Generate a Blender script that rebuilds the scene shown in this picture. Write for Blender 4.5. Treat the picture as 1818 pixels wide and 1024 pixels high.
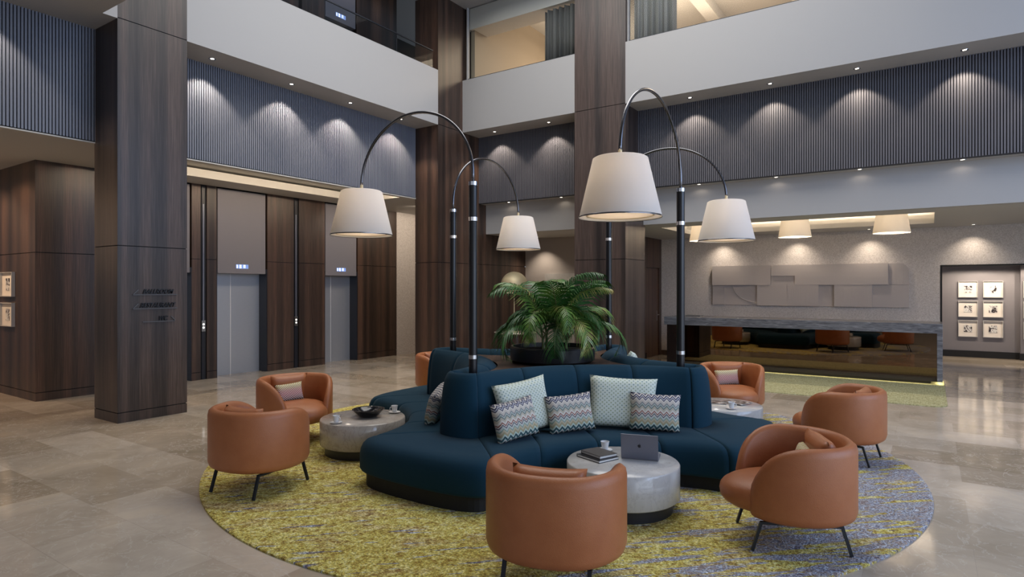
import bpy, bmesh, math, random
from mathutils import Vector, Matrix
PI = math.pi
random.seed(7)
S = bpy.context.scene
COL = S.collection
for o in list(bpy.data.objects):
    bpy.data.objects.remove(o)

# ------------------------------------------------------------ camera, sky, exposure
YAW = math.radians(34.02)
cam = bpy.data.objects.new('camera', bpy.data.cameras.new('camera'))
COL.objects.link(cam)
cam.location = (0, 0, 1.8)
cam.rotation_euler = (PI / 2, 0, YAW)
cam.data.sensor_width = 36
cam.data.lens = 1098 * 36 / 1818
cam.data.shift_y = -1 / 1818
cam.data.clip_end = 200
S.camera = cam

W = bpy.data.worlds.new('world'); S.world = W; W.use_nodes = True
W.node_tree.nodes['Background'].inputs[0].default_value = (0.66, 0.79, 1.0, 1)
W.node_tree.nodes['Background'].inputs[1].default_value = 0.8

S.view_settings.view_transform = 'Standard'
S.view_settings.look = 'None'
S.view_settings.exposure = 0.0
S.view_settings.gamma = 1
S.view_settings.use_curve_mapping = False
S.cycles.use_denoising = True
S.cycles.max_bounces = 8
S.cycles.diffuse_bounces = 4
S.cycles.glossy_bounces = 4
S.cycles.transmission_bounces = 6
S.cycles.sample_clamp_indirect = 6
S.cycles.caustics_reflective = False
S.cycles.caustics_refractive = False

WARM = (1.0, 0.80, 0.58)
def area(name, loc, size, rot, power, color=(1, 1, 1), spread=None):
    l = bpy.data.lights.new(name, 'AREA'); l.shape = 'RECTANGLE'
    l.size, l.size_y = size; l.energy = power; l.color = color
    if spread: l.spread = spread
    o = bpy.data.objects.new(name, l); COL.objects.link(o)
    o.location = loc; o.rotation_euler = rot
    return o
# area lights added for daylight from unseen glazing overhead, right and behind
area('roof_daylight_fill', (-4.4, 7.4, 9.4), (6.5, 5.5), (0, 0, 0), 460, (1.0, 0.94, 0.84))
area('side_daylight_fill', (7.6, 6.0, 5.6), (4.4, 9), (0, math.radians(90), 0), 520, (0.44, 0.62, 1.0))
area('side_daylight_fill', (8.2, 2.0, 2.4), (4.2, 13), (0, math.radians(90), 0), 330, (0.80, 0.88, 1.0))
area('front_daylight_fill', (-1.5, -8.6, 3.8), (12, 2.4), (math.radians(90), 0, 0), 30, (0.95, 0.95, 1.0))

# ------------------------------------------------------------ helpers
def tag(o, label=None, cat=None, group=None, kind=None):
    if label: o['label'] = label
    if cat: o['category'] = cat
    if group: o['group'] = group
    if kind: o['kind'] = kind
    return o
def empty(name, loc=(0, 0, 0), rz=0, label=None, cat=None, group=None):
    o = bpy.data.objects.new(name, None); COL.objects.link(o)
    o.empty_display_size = 0.1
    o.location = loc; o.rotation_euler = (0, 0, rz)
    return tag(o, label, cat, group)
class MB:
    def __init__(s): s.bm = bmesh.new(); s.mi = 0
    def verts(s, vs, faces, mat=None):
        b = [s.bm.verts.new(v) for v in vs]
        for f in faces:
            try:
                fc = s.bm.faces.new([b[i] for i in f]); fc.material_index = s.mi
            except ValueError: pass
        return s
    def box(s, x0, x1, y0, y1, z0, z1):
        vs = [(x, y, z) for z in (z0, z1) for y in (y0, y1) for x in (x0, x1)]
        return s.verts(vs, [(0, 2, 3, 1), (4, 5, 7, 6), (0, 1, 5, 4), (2, 6, 7, 3), (0, 4, 6, 2), (1, 3, 7, 5)])
    def grid(s, rows, closed_u=False, closed_v=False, cap0=False, cap1=False):
        n, m = len(rows), len(rows[0])
        b = [[s.bm.verts.new(p) for p in r] for r in rows]
        for i in range(n if closed_v else n - 1):
            for j in range(m if closed_u else m - 1):
                q = [b[i][j], b[i][(j + 1) % m], b[(i + 1) % n][(j + 1) % m], b[(i + 1) % n][j]]
                try: s.bm.faces.new(q).material_index = s.mi
                except ValueError: pass
        if cap0: s.bm.faces.new(list(reversed(b[0]))).material_index = s.mi
        if cap1: s.bm.faces.new(b[-1]).material_index = s.mi
        return s
    def lathe(s, prof, n=32, c=(0, 0), cap0=False, cap1=False):
        rows = [[(c[0] + r * math.cos(2 * PI * k / n), c[1] + r * math.sin(2 * PI * k / n), z) for k in range(n)] for r, z in prof]
        return s.grid(rows, closed_u=True, cap0=cap0, cap1=cap1)
    def tube(s, pts, r, n=10, caps=True):
        pts = [Vector(p) for p in pts]; rows = []
        up = None
        for i, p in enumerate(pts):
            t = (pts[min(i + 1, len(pts) - 1)] - pts[max(i - 1, 0)]).normalized()
            if up is None:
                up = t.orthogonal().normalized()
            up = (up - t * up.dot(t)).normalized(); w = t.cross(up)
            rr = r[i] if isinstance(r, (list, tuple)) else r
            rows.append([tuple(p + rr * (up * math.cos(2 * PI * k / n) + w * math.sin(2 * PI * k / n))) for k in range(n)])
        return s.grid(rows, closed_u=True, cap0=caps, cap1=caps)
    def bar(s, a, b, w, h):
        a, b = Vector(a), Vector(b); t = (b - a).normalized()
        up = Vector((0, 0, 1)) if abs(t.z) < .95 else Vector((0, 1, 0))
        x = t.cross(up).normalized(); y = x.cross(t)
        vs = [tuple(p + x * i * w / 2 + y * j * h / 2) for p in (a, b) for j in (-1, 1) for i in (-1, 1)]
        return s.verts(vs, [(0, 2, 3, 1), (4, 5, 7, 6), (0, 1, 5, 4), (2, 6, 7, 3), (0, 4, 6, 2), (1, 3, 7, 5)])
    def build(s, name, mats, parent=None, smooth=False, bevel=0, seg=2, angle=35, sub=0):
        bmesh.ops.recalc_face_normals(s.bm, faces=s.bm.faces)
        me = bpy.data.meshes.new(name); s.bm.to_mesh(me); s.bm.free()
        for m in (mats if isinstance(mats, (list, tuple)) else [mats]): me.materials.append(m)
        o = bpy.data.objects.new(name, me); COL.objects.link(o)
        if parent: o.parent = parent
        if smooth:
            me.polygons.foreach_set('use_smooth', [True] * len(me.polygons))
            if smooth != 'all':
                me.set_sharp_from_angle(angle=math.radians(angle))
        if bevel:
            b = o.modifiers.new('bevel', 'BEVEL'); b.width = bevel; b.segments = seg; b.limit_method = 'ANGLE'
            b.angle_limit = math.radians(40)
        if sub:
            b = o.modifiers.new('sub', 'SUBSURF'); b.levels = sub; b.render_levels = sub
        return o
def copy_tree(o, parent=None):
    c = o.copy(); COL.objects.link(c)
    if parent: c.parent = parent
    for ch in list(o.children): copy_tree(ch, c)
    return c
def struct(name, mb, mats, **k):
    return tag(mb.build(name, mats, **k), kind='structure')

# ------------------------------------------------------------ materials
class NT:
    def __init__(s, name):
        s.m = bpy.data.materials.new(name); s.m.use_nodes = True
        s.t = s.m.node_tree; s.n = s.t.nodes; s.l = s.t.links
        s.b = s.n['Principled BSDF']
    def node(s, typ, ins=None, **props):
        nd = s.n.new(typ)
        for k, v in props.items(): setattr(nd, k, v)
        for k, v in (ins or {}).items():
            if isinstance(v, bpy.types.NodeSocket): s.l.new(v, nd.inputs[k])
            else: nd.inputs[k].default_value = v
        return nd
    def math(s, op, a, b=0.0):
        return s.node('ShaderNodeMath', {0: a, 1: b}, operation=op).outputs[0]
    def coord(s, kind='Object', scale=(1, 1, 1), rot=(0, 0, 0), loc=(0, 0, 0)):
        tc = s.node('ShaderNodeTexCoord')
        return s.node('ShaderNodeMapping', {'Vector': tc.outputs[kind], 'Scale': scale, 'Rotation': rot, 'Location': loc}).outputs[0]
    def rcoord(s, ang, scale):
        a = s.coord('Object', (1, 1, 1), (0, 0, -ang))
        return s.node('ShaderNodeMapping', {'Vector': a, 'Scale': scale}).outputs[0]
    def noise(s, vec, scale, detail=3, rough=.5, dist=0):
        return s.node('ShaderNodeTexNoise', {'Vector': vec, 'Scale': scale, 'Detail': detail, 'Roughness': rough, 'Distortion': dist}).outputs[0]
    def ramp(s, fac, stops, interp='LINEAR'):
        r = s.node('ShaderNodeValToRGB', {0: fac}); cr = r.color_ramp; cr.interpolation = interp
        while len(cr.elements) < len(stops): cr.elements.new(0.5)
        for e, (p, c) in zip(cr.elements, stops):
            e.position = p; e.color = (*c, 1) if len(c) == 3 else c
        return r.outputs[0]
    def mix(s, fac, a, b, mode='MIX'):
        nd = s.node('ShaderNodeMix', data_type='RGBA', blend_type=mode)
        for i, v in ((0, fac), (6, a), (7, b)):
            if isinstance(v, bpy.types.NodeSocket): s.l.new(v, nd.inputs[i])
            else: nd.inputs[i].default_value = v if i == 0 else ((*v, 1) if len(v) == 3 else v)
        return nd.outputs[2]
    def bump(s, h, strength=.2, dist=.01):
        nd = s.node('ShaderNodeBump', {'Height': h, 'Strength': strength, 'Distance': dist})
        s.l.new(nd.outputs[0], s.b.inputs['Normal'])
    def set(s, **k):
        names = dict(col='Base Color', rough='Roughness', metal='Metallic', spec='Specular IOR Level', emit='Emission Color',
                     es='Emission Strength', trans='Transmission Weight', ior='IOR', sheen='Sheen Weight', coat='Coat Weight', coatr='Coat Roughness', alpha='Alpha')
        for q, v in k.items():
            i = s.b.inputs[names[q]]
            if isinstance(v, bpy.types.NodeSocket): s.l.new(v, i)
            else: i.default_value = (*v, 1) if isinstance(v, tuple) and len(v) == 3 else v
        return s.m
def plain(name, col, rough=.5, **k):
    return NT(name).set(col=col, rough=rough, **k)

M = {}
M['white'] = plain('white_plaster', (.40, .39, .385), .6)
M['ceil'] = plain('ceiling_paint', (.50, .49, .47), .7)
M['taupe'] = plain('taupe_paint', (.42, .38, .36), .6)
M['grey'] = plain('grey_mauve_paint', (.185, .172, .185), .6)
M['beige'] = plain('beige_paint', (.38, .32, .25), .6)
M['black'] = plain('black_satin_metal', (.006, .006, .008), .32)
M['gap'] = plain('shadow_gap_black', (.004, .004, .005), .7)
M['navyblack'] = plain('blue_black_laminate', (.012, .013, .02), .35)
M['chrome'] = plain('chrome', (.75, .75, .76), .12, metal=1.0)
M['darkchrome'] = plain('dark_chrome', (.16, .16, .175), .2, metal=1.0)
M['steel'] = None
M['legs'] = plain('dark_steel_legs', (.015, .018, .026), .35, metal=.3)
M['porcelain'] = plain('white_porcelain', (.75, .75, .76), .15)
M['brass'] = plain('satin_brass', (.62, .53, .34), .5, metal=.3)
M['laptop'] = plain('grey_aluminium', (.19, .20, .245), .38, metal=.45)
M['screen'] = plain('laptop_screen', (.01, .01, .012), .1)
M['paper'] = plain('paper', (.7, .69, .66), .6)
M['bookcover'] = plain('brown_book_cover', (.07, .055, .05), .4)
M['bookdark'] = plain('black_book_cover', (.008, .008, .01), .3)
M['soil'] = plain('dark_soil', (.02, .014, .01), .9)
M['handle'] = plain('satin_handle', (.35, .34, .33), .3, metal=.9)
M['lens'] = plain('downlight_lens', (.9, .88, .85), .4, emit=(1, .9, .74), es=6.0)
M['curtain_a'] = plain('grey_curtain', (.15, .15, .145), .9)
M['glow'] = plain('lit_glass', (.9, .93, 1), .4, emit=(.75, .84, 1.0), es=1.6)
M['dispblue'] = plain('blue_display', (.1, .15, .3), .3, emit=(.23, .36, .80), es=.8)
M['digit'] = plain('display_digits', (.8, .85, .9), .3, emit=(.85, .92, 1.0), es=1.3)
M['ledbutton'] = plain('lit_button', (.8, .8, .8), .3, emit=(1, .97, .9), es=1.2)

n = NT('brushed_steel'); v = n.coord('Object', (3, 3, 160)); f = n.noise(v, 3, 2)
M['steel'] = n.set(col=n.mix(f, (.40, .42, .47), (.50, .53, .58)), rough=.34, metal=.55)

def wood(name, dark, mid, light, rough=.38, sp=1.0, coat=.0):
    n = NT(name)
    v = n.coord('Object', (34 * sp, 34 * sp, .5)); f1 = n.noise(v, 4, 4, .6, .2)
    v2 = n.coord('Object', (3.4 * sp, 3.4 * sp, .04)); f2 = n.noise(v2, 1.6, 1, .4)
    v3 = n.coord('Object', (150, 150, 3)); f3 = n.noise(v3, 3, 2, .6)
    c = n.ramp(f1, [(.30, dark), (.52, mid), (.72, light)])
    c2 = n.ramp(f2, [(.32, (.42, .42, .45)), (.5, (.95, .93, .92)), (.66, (1.65, 1.5, 1.4))])
    c = n.mix(1.0, c, c2, 'MULTIPLY')
    n.bump(f3, .12, .002)
    return n.set(col=c, rough=rough, spec=.55, coat=coat, coatr=.3)
M['wood'] = wood('dark_walnut_panel', (.027, .016, .012), (.054, .032, .023), (.095, .060, .043))
M['woodgrey'] = wood('dark_walnut_pillar', (.027, .020, .018), (.050, .037, .033), (.085, .066, .058), .36)
M['woodmid'] = wood('walnut_top', (.04, .022, .015), (.08, .045, .03), (.12, .075, .05), .4)

def slat(name, c): return plain(name, c, .45)
M['slat'] = slat('slat_paint_lit', (.165, .178, .222))  # slat colour raised for the side light on the left wall
M['slat_shaded'] = slat('slat_paint_shaded', (.10, .10, .118))  # same slats toned darker where the back wall gets less light
M['slatback'] = plain('slat_backing_black', (.008, .008, .012), .7)

n = NT('marble_floor_tiles')
v = n.coord('Object', (1, 1, 1), (0, 0, 0), (.35, .1, 0))
br = n.node('ShaderNodeTexBrick', {'Vector': v, 'Color1': (.56, .485, .40, 1), 'Color2': (.34, .275, .20, 1), 'Mortar': (.42, .36, .30, 1), 'Scale': 1.0,
     'Mortar Size': .0016, 'Bias': 0.0, 'Brick Width': 1.2, 'Row Height': .6})
vn = n.coord('Object', (1, 1, 1)); cl = n.noise(vn, 1.7, 6, .62, .6)
c = n.mix(1.0, br.outputs[0], n.ramp(cl, [(.3, (.80, .79, .77)), (.55, (1, 1, 1)), (.75, (1.16, 1.13, 1.08))]), 'MULTIPLY')
w1 = n.noise(vn, 2.6, 5, .6, 1.6); ve = n.math('ABSOLUTE', n.math('SUBTRACT', w1, .5))
c = n.mix(n.ramp(ve, [(.0, (.6, .6, .6)), (.016, (.0, .0, .0))]), c, (.60, .55, .48))
M['floor'] = n.set(col=c, rough=.085, spec=.62)
n = NT('woven_stone_wall'); v = n.coord('Object', (1, 1, 1)); f = n.noise(v, 55, 3, .7)
f2 = n.noise(n.coord('Object', (14, 14, 90)), 2.4, 2, .6)
n.bump(n.math('ADD', f, f2), .5, .006)
M['stone'] = n.set(col=n.ramp(n.math('ADD', n.math('MULTIPLY', f, .6), n.math('MULTIPLY', f2, .4)), [(.33, (.40, .355, .33)), (.52, (.62, .575, .55)), (.68, (.76, .72, .70))]), rough=.8)
def marble(name, base, vein, sc=1.0, rough=.12, thr=.03, dark=.5):
    n = NT(name); v = n.coord('Object', (sc, sc, sc * .7), (.3, .5, .2)); f = n.noise(v, 2.2, 7, .6, 2.0)
    ve = n.math('ABSOLUTE', n.math('SUBTRACT', f, .5)); f2 = n.noise(v, 6, 4, .6)
    c = n.mix(n.ramp(f2, [(.35, (0, 0, 0)), (.7, (.45, .45, .45))]), base, tuple(x * .72 for x in base))
    c = n.mix(n.ramp(ve, [(0, (dark,) * 3), (thr, (0, 0, 0))]), c, vein)
    return n.set(col=c, rough=rough)
M['marble'] = marble('white_marble', (.56, .545, .53), (.33, .31, .30), 1.3, dark=.35, thr=.02)
M['marble_brown'] = marble('grey_brown_marble', (.48, .43, .385), (.22, .18, .15), 2.2, dark=.4, thr=.03)
M['greystone'] = None
n = NT('grey_streaked_stone'); v = n.coord('Object', (1, 1, 9)); f = n.noise(v, 3.4, 7, .65, 1.2)
M['greystone'] = n.set(col=n.ramp(f, [(.28, (.07, .07, .08)), (.5, (.17, .17, .185)), (.72, (.33, .33, .35))]), rough=.25)
n = NT('tan_leather'); v = n.coord('Object', (1, 1, 1)); f = n.noise(v, 9, 3, .6)
vo = n.node('ShaderNodeTexVoronoi', {'Vector': v, 'Scale': 230.0}).outputs[0]
n.bump(n.math('ADD', vo, n.math('MULTIPLY', n.noise(v, 500, 2), .4)), .45, .0018)
M['leather'] = n.set(col=n.mix(f, (.33, .105, .036), (.42, .150, .056)), rough=.40, spec=.5)
n = NT('teal_wool'); v = n.coord('Object', (1, 1, 1)); f = n.noise(v, 380, 2, .7)
n.bump(f, .3, .002)
M['teal'] = n.set(col=n.mix(f, (.0018, .023, .043), (.0035, .036, .066)), rough=.9, spec=.25, sheen=.03)
n = NT('mirror_bronze'); M['mirror'] = n.set(col=(.20, .14, .09), rough=.02, metal=1.0)
n = NT('lamp_fabric')
tr = n.node('ShaderNodeBsdfTranslucent', {0: (.86, .82, .76, 1)}); df = n.node('ShaderNodeBsdfDiffuse', {0: (.80, .78, .76, 1)})
mx = n.node('ShaderNodeMixShader', {0: .38, 1: df.outputs[0], 2: tr.outputs[0]})
n.l.new(mx.outputs[0], n.n['Material Output'].inputs[0]); M['shade'] = n.m
n = NT('lamp_diffuser')
tr = n.node('ShaderNodeBsdfTranslucent', {0: (.9, .85, .8, 1)}); df = n.node('ShaderNodeBsdfDiffuse', {0: (.80, .76, .74, 1)})
mx = n.node('ShaderNodeMixShader', {0: .45, 1: df.outputs[0], 2: tr.outputs[0]})
n.l.new(mx.outputs[0], n.n['Material Output'].inputs[0]); M['diffuser'] = n.m
n = NT('clear_glass')
gl = n.node('ShaderNodeBsdfGlossy', {0: (1, 1, 1, 1), 'Roughness': .01}); tp = n.node('ShaderNodeBsdfTransparent', {0: (.93, .94, .94, 1)})
fr = n.node('ShaderNodeFresnel', {0: 1.13})
mx = n.node('ShaderNodeMixShader', {0: fr.outputs[0], 1: tp.outputs[0], 2: gl.outputs[0]})
n.l.new(mx.outputs[0], n.n['Material Output'].inputs[0]); M['glass'] = n.m

# round rug: lime and ochre on the left, blue grey and taupe on the right, streaked
n = NT('rug_lime_blue')
v = n.coord('Object', (1, 1, 1)); sep = n.node('ShaderNodeSeparateXYZ', {0: v})
big = n.noise(v, .9, 2, .5, .4)
A1 = math.radians(44)
st = n.noise(n.rcoord(A1, (.9, 6.5, 1)), 1.5, 3, .62, .35)
st2 = n.noise(n.rcoord(A1, (2.0, 17, 1)), 1.4, 3, .6, .3)
fine = n.noise(v, 24, 3, .8)
grain = n.noise(v, 62, 2, .8)
swirl = n.noise(n.rcoord(A1, (1, 1.6, 1)), 6.5, 2, .5, 3.2)
def cen(x, k): return n.math('MULTIPLY', n.math('SUBTRACT', x, .5), k)
g = n.math('ADD', n.math('MULTIPLY', sep.outputs[0], .21), n.math('MULTIPLY', sep.outputs[1], .08))
g = n.math('ADD', g, cen(big, .8))
m = n.math('ADD', n.math('ADD', g, cen(st, 3.4)), cen(fine, .55))
lime = n.ramp(fine, [(.34, (.27, .17, .045)), (.44, (.45, .35, .085)), (.53, (.60, .53, .15)), (.64, (.74, .68, .33))])
earth = n.ramp(fine, [(.38, (.25, .15, .07)), (.5, (.47, .35, .15)), (.6, (.64, .54, .30))])
lime = n.mix(n.ramp(n.noise(n.rcoord(A1, (1, 2.4, 1)), 1.7, 3, .6), [(.50, (0, 0, 0)), (.62, (.75, .75, .75))]), lime, earth)
blue = n.ramp(swirl, [(.34, (.24, .20, .20)), (.43, (.40, .34, .31)), (.475, (.19, .22, .30)), (.51, (.62, .65, .70)), (.55, (.22, .25, .34)), (.60, (.20, .17, .19)), (.66, (.40, .36, .30))])
msk = n.ramp(m, [(.48, (0, 0, 0)), (.56, (1, 1, 1))])
dash = n.ramp(st2, [(.61, (0, 0, 0)), (.64, (1, 1, 1))])
c = n.mix(msk, lime, blue)
c = n.mix(dash, c, n.ramp(fine, [(.42, (.15, .12, .15)), (.5, (.22, .24, .33)), (.58, (.52, .55, .62))]))
c = n.mix(1.0, c, n.ramp(grain, [(.38, (.55, .55, .55)), (.5, (1, 1, 1)), (.62, (1.35, 1.35, 1.35))]), 'MULTIPLY')
n.bump(n.math('ADD', grain, fine), .8, .012)
M['rug'] = n.set(col=c, rough=.95, spec=.1)
n = NT('rug_green'); v = n.coord('Object', (1, 1, 1)); f = n.noise(n.coord('Object', (2, 12, 1)), 4, 5, .7); f2 = n.noise(n.coord('Object', (12, 2, 1)), 4, 5, .7)
c = n.ramp(n.math('MULTIPLY', n.math('ADD', f, f2), .5), [(.38, (.19, .18, .09)), (.5, (.36, .35, .19)), (.62, (.52, .51, .36))])
M['rug2'] = n.set(col=c, rough=.95, spec=.1)

# cushions, drawn in their own flat (generated) coordinates: x across, z up
def gen(n):
    tc = n.node('ShaderNodeTexCoord'); return n.node('ShaderNodeSeparateXYZ', {0: tc.outputs['Generated']})
n = NT('zigzag_knit'); s = gen(n)
zz = n.math('PINGPONG', n.math('MULTIPLY', s.outputs[0], 17.0), 1.0)
h = n.math('ADD', s.outputs[2], n.math('MULTIPLY', n.math('SUBTRACT', zz, .5), .085))
W_, CR = (.64, .60, .54), (.50, .43, .31)
st = [(0, (.02, .05, .06)), (.05, W_), (.085, (.05, .16, .16)), (.12, (.02, .03, .05)), (.15, (.45, .55, .48)), (.20, (.38, .33, .20)), (.26, CR), (.31, (.22, .33, .28)),
      (.34, (.50, .52, .48)), (.40, (.10, .09, .12)), (.43, W_), (.46, (.25, .08, .06)), (.49, W_), (.55, (.50, .45, .36)), (.61, (.12, .17, .17)), (.64, (.42, .46, .42)), (.68, (.18, .20, .22)),
      (.71, (.55, .50, .44)), (.78, W_), (.82, (.06, .06, .10)), (.85, (.40, .40, .44)), (.88, (.05, .05, .09)), (.92, W_), (.95, (.09, .09, .13))]
M['zigzag'] = n.set(col=n.ramp(h, st, 'CONSTANT'), rough=.9)
n = NT('spotted_knit'); s = gen(n)
a = n.math('SINE', n.math('MULTIPLY', s.outputs[0], 100.0)); b = n.math('SINE', n.math('MULTIPLY', s.outputs[2], 84.0))
d = n.math('MULTIPLY', a, b)
tint = n.ramp(n.noise(n.coord('Generated', (1, 1, 7)), 3, 2), [(.35, (.20, .31, .33)), (.5, (.36, .42, .24)), (.65, (.26, .36, .36))])
M['spotted'] = n.set(col=n.mix(n.ramp(d, [(.40, (0, 0, 0)), (.55, (1, 1, 1))]), (.62, .67, .60), tint), rough=.9)
n = NT('berry_dot_knit'); s = gen(n)
a = n.math('SINE', n.math('MULTIPLY', s.outputs[0], 75.0)); b = n.math('SINE', n.math('MULTIPLY', s.outputs[2], 60.0))
d = n.math('ADD', n.math('MULTIPLY', n.math('MULTIPLY', a, b), .5), .5)
tint = n.ramp(s.outputs[2], [(.1, (.02, .01, .02)), (.4, (.34, .025, .045)), (.6, (.42, .10, .07)), (.8, (.46, .36, .07))])
M['berry'] = n.set(col=n.mix(n.ramp(d, [(.44, (0, 0, 0)), (.52, (1, 1, 1))]), (.62, .58, .55), tint), rough=.9)
n = NT('palm_leaf'); f = n.noise(n.coord('Object', (1, 1, 1)), 5, 3, .6); oi = n.node('ShaderNodeObjectInfo').outputs['Random']
c = n.ramp(n.math('ADD', n.math('MULTIPLY', f, .7), n.math('MULTIPLY', oi, .3)), [(.3, (.014, .065, .016)), (.46, (.032, .125, .022)), (.60, (.12, .22, .036)), (.72, (.42, .34, .11))])
M['leaf'] = n.set(col=c, rough=.38, spec=.5)
M['stem'] = plain('palm_stem', (.14, .15, .06), .5)

# ------------------------------------------------------------ the setting
XP, XS, XE = -8.924, -9.577, -11.83        # pillar faces, left slat wall, lift wall
YP, YF, YS, YB, YW = 10.324, 11.181, 11.80, 12.09, 16.1
Z1, Z2, Z3 = 5.378, 6.575, 8.26            # mezzanine soffit, fascia top, atrium ceiling
struct('floor', MB().box(-20, 9, -9, 22, -.1, 0), M['floor'])
struct('wall_light_block', MB().box(-20, 9, -9.1, -9, -.1, 5.4).box(-20.1, -20, -9, 6, -.1, 5.4), M['taupe'])  # unseen walls added to cut light from behind and left

# panelled wood: black core with boards, thin open joints between them
def panelled(mb, x0, x1, y0, y1, zs, g=.006, r=.012):
    mb.mi = 1; mb.box(x0 + r, x1 - r, y0 + r, y1 - r, zs[0], zs[-1]); mb.mi = 0
    for a, b in zip(zs, zs[1:]):
        mb.box(x0, x1, y0, y1, a + (g if a > zs[0] else 0), b - (g if b < zs[-1] else 0))
ZP = [0, .135, 2.365, Z1 + .01, Z3 + .6]
mb = MB(); panelled(mb, -9.60, XP, 3.87, 4.797, ZP)
struct('pillar', mb, [M['woodgrey'], M['gap']])
mb = MB(); panelled(mb, XS - .02, XP, YP, 11.9, ZP); panelled(mb, XS - .02, XP, 11.9, 13.86, [0, .135, 2.365, 3.835])
struct('pillar', mb, [M['wood'], M['gap']])
mb = MB(); panelled(mb, -6.006, -4.891, YF, 12.173, ZP)
struct('pillar', mb, [M['woodgrey'], M['gap']])
# wood block left of the first pillar, with the passage beyond it
mb = MB(); panelled(mb, -17, -11.73, 3.89, 5.37, [0, .135, 2.365, 3.9])
struct('wall_left', mb, [M['wood'], M['gap']])

# mezzanine fascias with slab behind, soffits
mb = MB()
mb.box(-9.75, XP, 4.797, YP, Z1, Z2)                       # over the lifts
mb.box(-9.75, XP, 3.691, 3.87, Z1, Z2); mb.box(-9.75, -9.60, 3.87, 4.797, Z1, Z2)
mb.box(-12, -9.75, -9, 16.1, 4.6, Z2 - .03)
struct('trim_1', mb, M['white'])
mb = MB(); mb.box(-9.75, 6, -7, 3.691, Z1, Z2)
struct('ceiling_mezzanine', mb, M['white'])
mb = MB(); mb.box(XP, -6.006, YF, YS + .3, Z1, Z2)
struct('trim_2', mb, M['white'])
mb = MB(); mb.box(-4.891, 9, YF, YS + .3, Z1, Z2)
struct('trim_3', mb, M['white'])
# slatted walls
def slats(name, axis, fixed, a0, a1, z0, z1, mat, pitch=.038):
    mb = MB(); mb.mi = 1
    if axis == 'y':
        mb.box(fixed - .08, fixed - .035, a0, a1, z0, z1)
        mb.box(fixed - .08, fixed, a0, a1, z0 - .012, z0)
    else:
        mb.box(a0, a1, fixed + .035, fixed + .08, z0, z1)
        mb.box(a0, a1, fixed, fixed + .08, z0 - .012, z0)
    mb.mi = 0; k = a0
    while k < a1 - .03:
        if axis == 'y': mb.box(fixed - .035, fixed, k, k + .0245, z0, z1)
        else: mb.box(k, k + .0245, fixed, fixed + .035, z0, z1)
        k += pitch
    struct(name, mb, [M[mat], M['slatback']])
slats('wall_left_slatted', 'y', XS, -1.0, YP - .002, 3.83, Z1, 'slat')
slats('wall_back_slatted', 'x', YS, XP + .002, -6.008, 3.815, Z1, 'slat_shaded')
slats('wall_back_slatted', 'x', YS, -4.889, 3.6, 3.815, Z1, 'slat_shaded')
struct('wall_behind_slats', MB().box(-9.75, XS - .08, -7, YP, 3.83, Z1), M['gap'])
# white band under the back slats
struct('trim_4', MB().box(XP + .001, -6.007, YS + .081, YB + .1, 3.80, 3.815).box(XP + .001, -6.007, YB, YB + .15, 3.1, 3.80).box(XP + .001, -6.007, YS + .08, YB + .2, 3.815, Z1), M['white'])
struct('trim_5', MB().box(-4.890, 9, YS + .081, YB + .1, 3.80, 3.815).box(-4.890, 9, YB, YB + .15, 3.1, 3.80).box(-4.89, 9, YS + .08, YB + .2, 3.815, Z1), M['white'])

# lift lobby ceiling with its cove
mb = MB()
mb.box(-9.72, XS, -7, YP, 3.80, 3.829)
mb.box(-11.84, -11.08, -7, 13.5, 3.83, 3.98); mb.box(-17, -11.84, -7, 3.89, 3.83, 3.98)
mb.box(-11.08, -9.60, 10.09, YP - .001, 3.83, 3.98); mb.box(-11.08, XS - .022, YP - .001, 13.5, 3.83, 3.98)
mb.box(-11.08, -9.7, -7, 4.6, 3.83, 3.98)
mb.box(-12, XS - .085, -7, 13.5, 4.02, 4.10)
struct('ceiling_lift_lobby', mb, M['ceil'])
area('cove_light', (-9.80, 6.9, 3.93), (6.3, .07), (0, math.radians(90), 0), 0, WARM)
bpy.data.objects['cove_light'].rotation_euler = (math.radians(90), 0, math.radians(90))
bpy.data.objects['cove_light'].data.energy = 60

# lift wall
mb = MB()
def pier(y0, y1, x=XE, d=.36, z0=0, z1=3.829, zs=None): panelled(mb, x - d, x, y0, y1, zs or [z0, .15, 2.365, z1])
pier(6.45, 6.626); pier(6.755, 6.95); pier(8.10, 8.765); pier(8.905, 9.622); pier(10.64, 12.0)
mb.mi = 1
mb.box(XE - .36, XE - .03, 6.626, 6.755, 0, 3.829); mb.box(XE - .36, XE - .03, 8.765, 8.905, 0, 3.829)
struct('wall_lifts', mb, [M['wood'], M['gap']])
struct('wall_stone', MB().box(XE - .2, XE, 12.0, 15, 0, 3.829), M['stone'])
struct('wall_lift_core', MB().box(XE - .6, XE - .36, 5.38, 12.0, 0, 4.1).box(XE - .36, XE - .05, 5.38, 12, 3.829, 4.0), M['gap'])  # black filler above the headers added to stop sky light leaking in
struct('wall_lobby_end', MB().box(XE, XS - .02, 13.5, 13.6, 0, 4.1), M['stone'])

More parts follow.
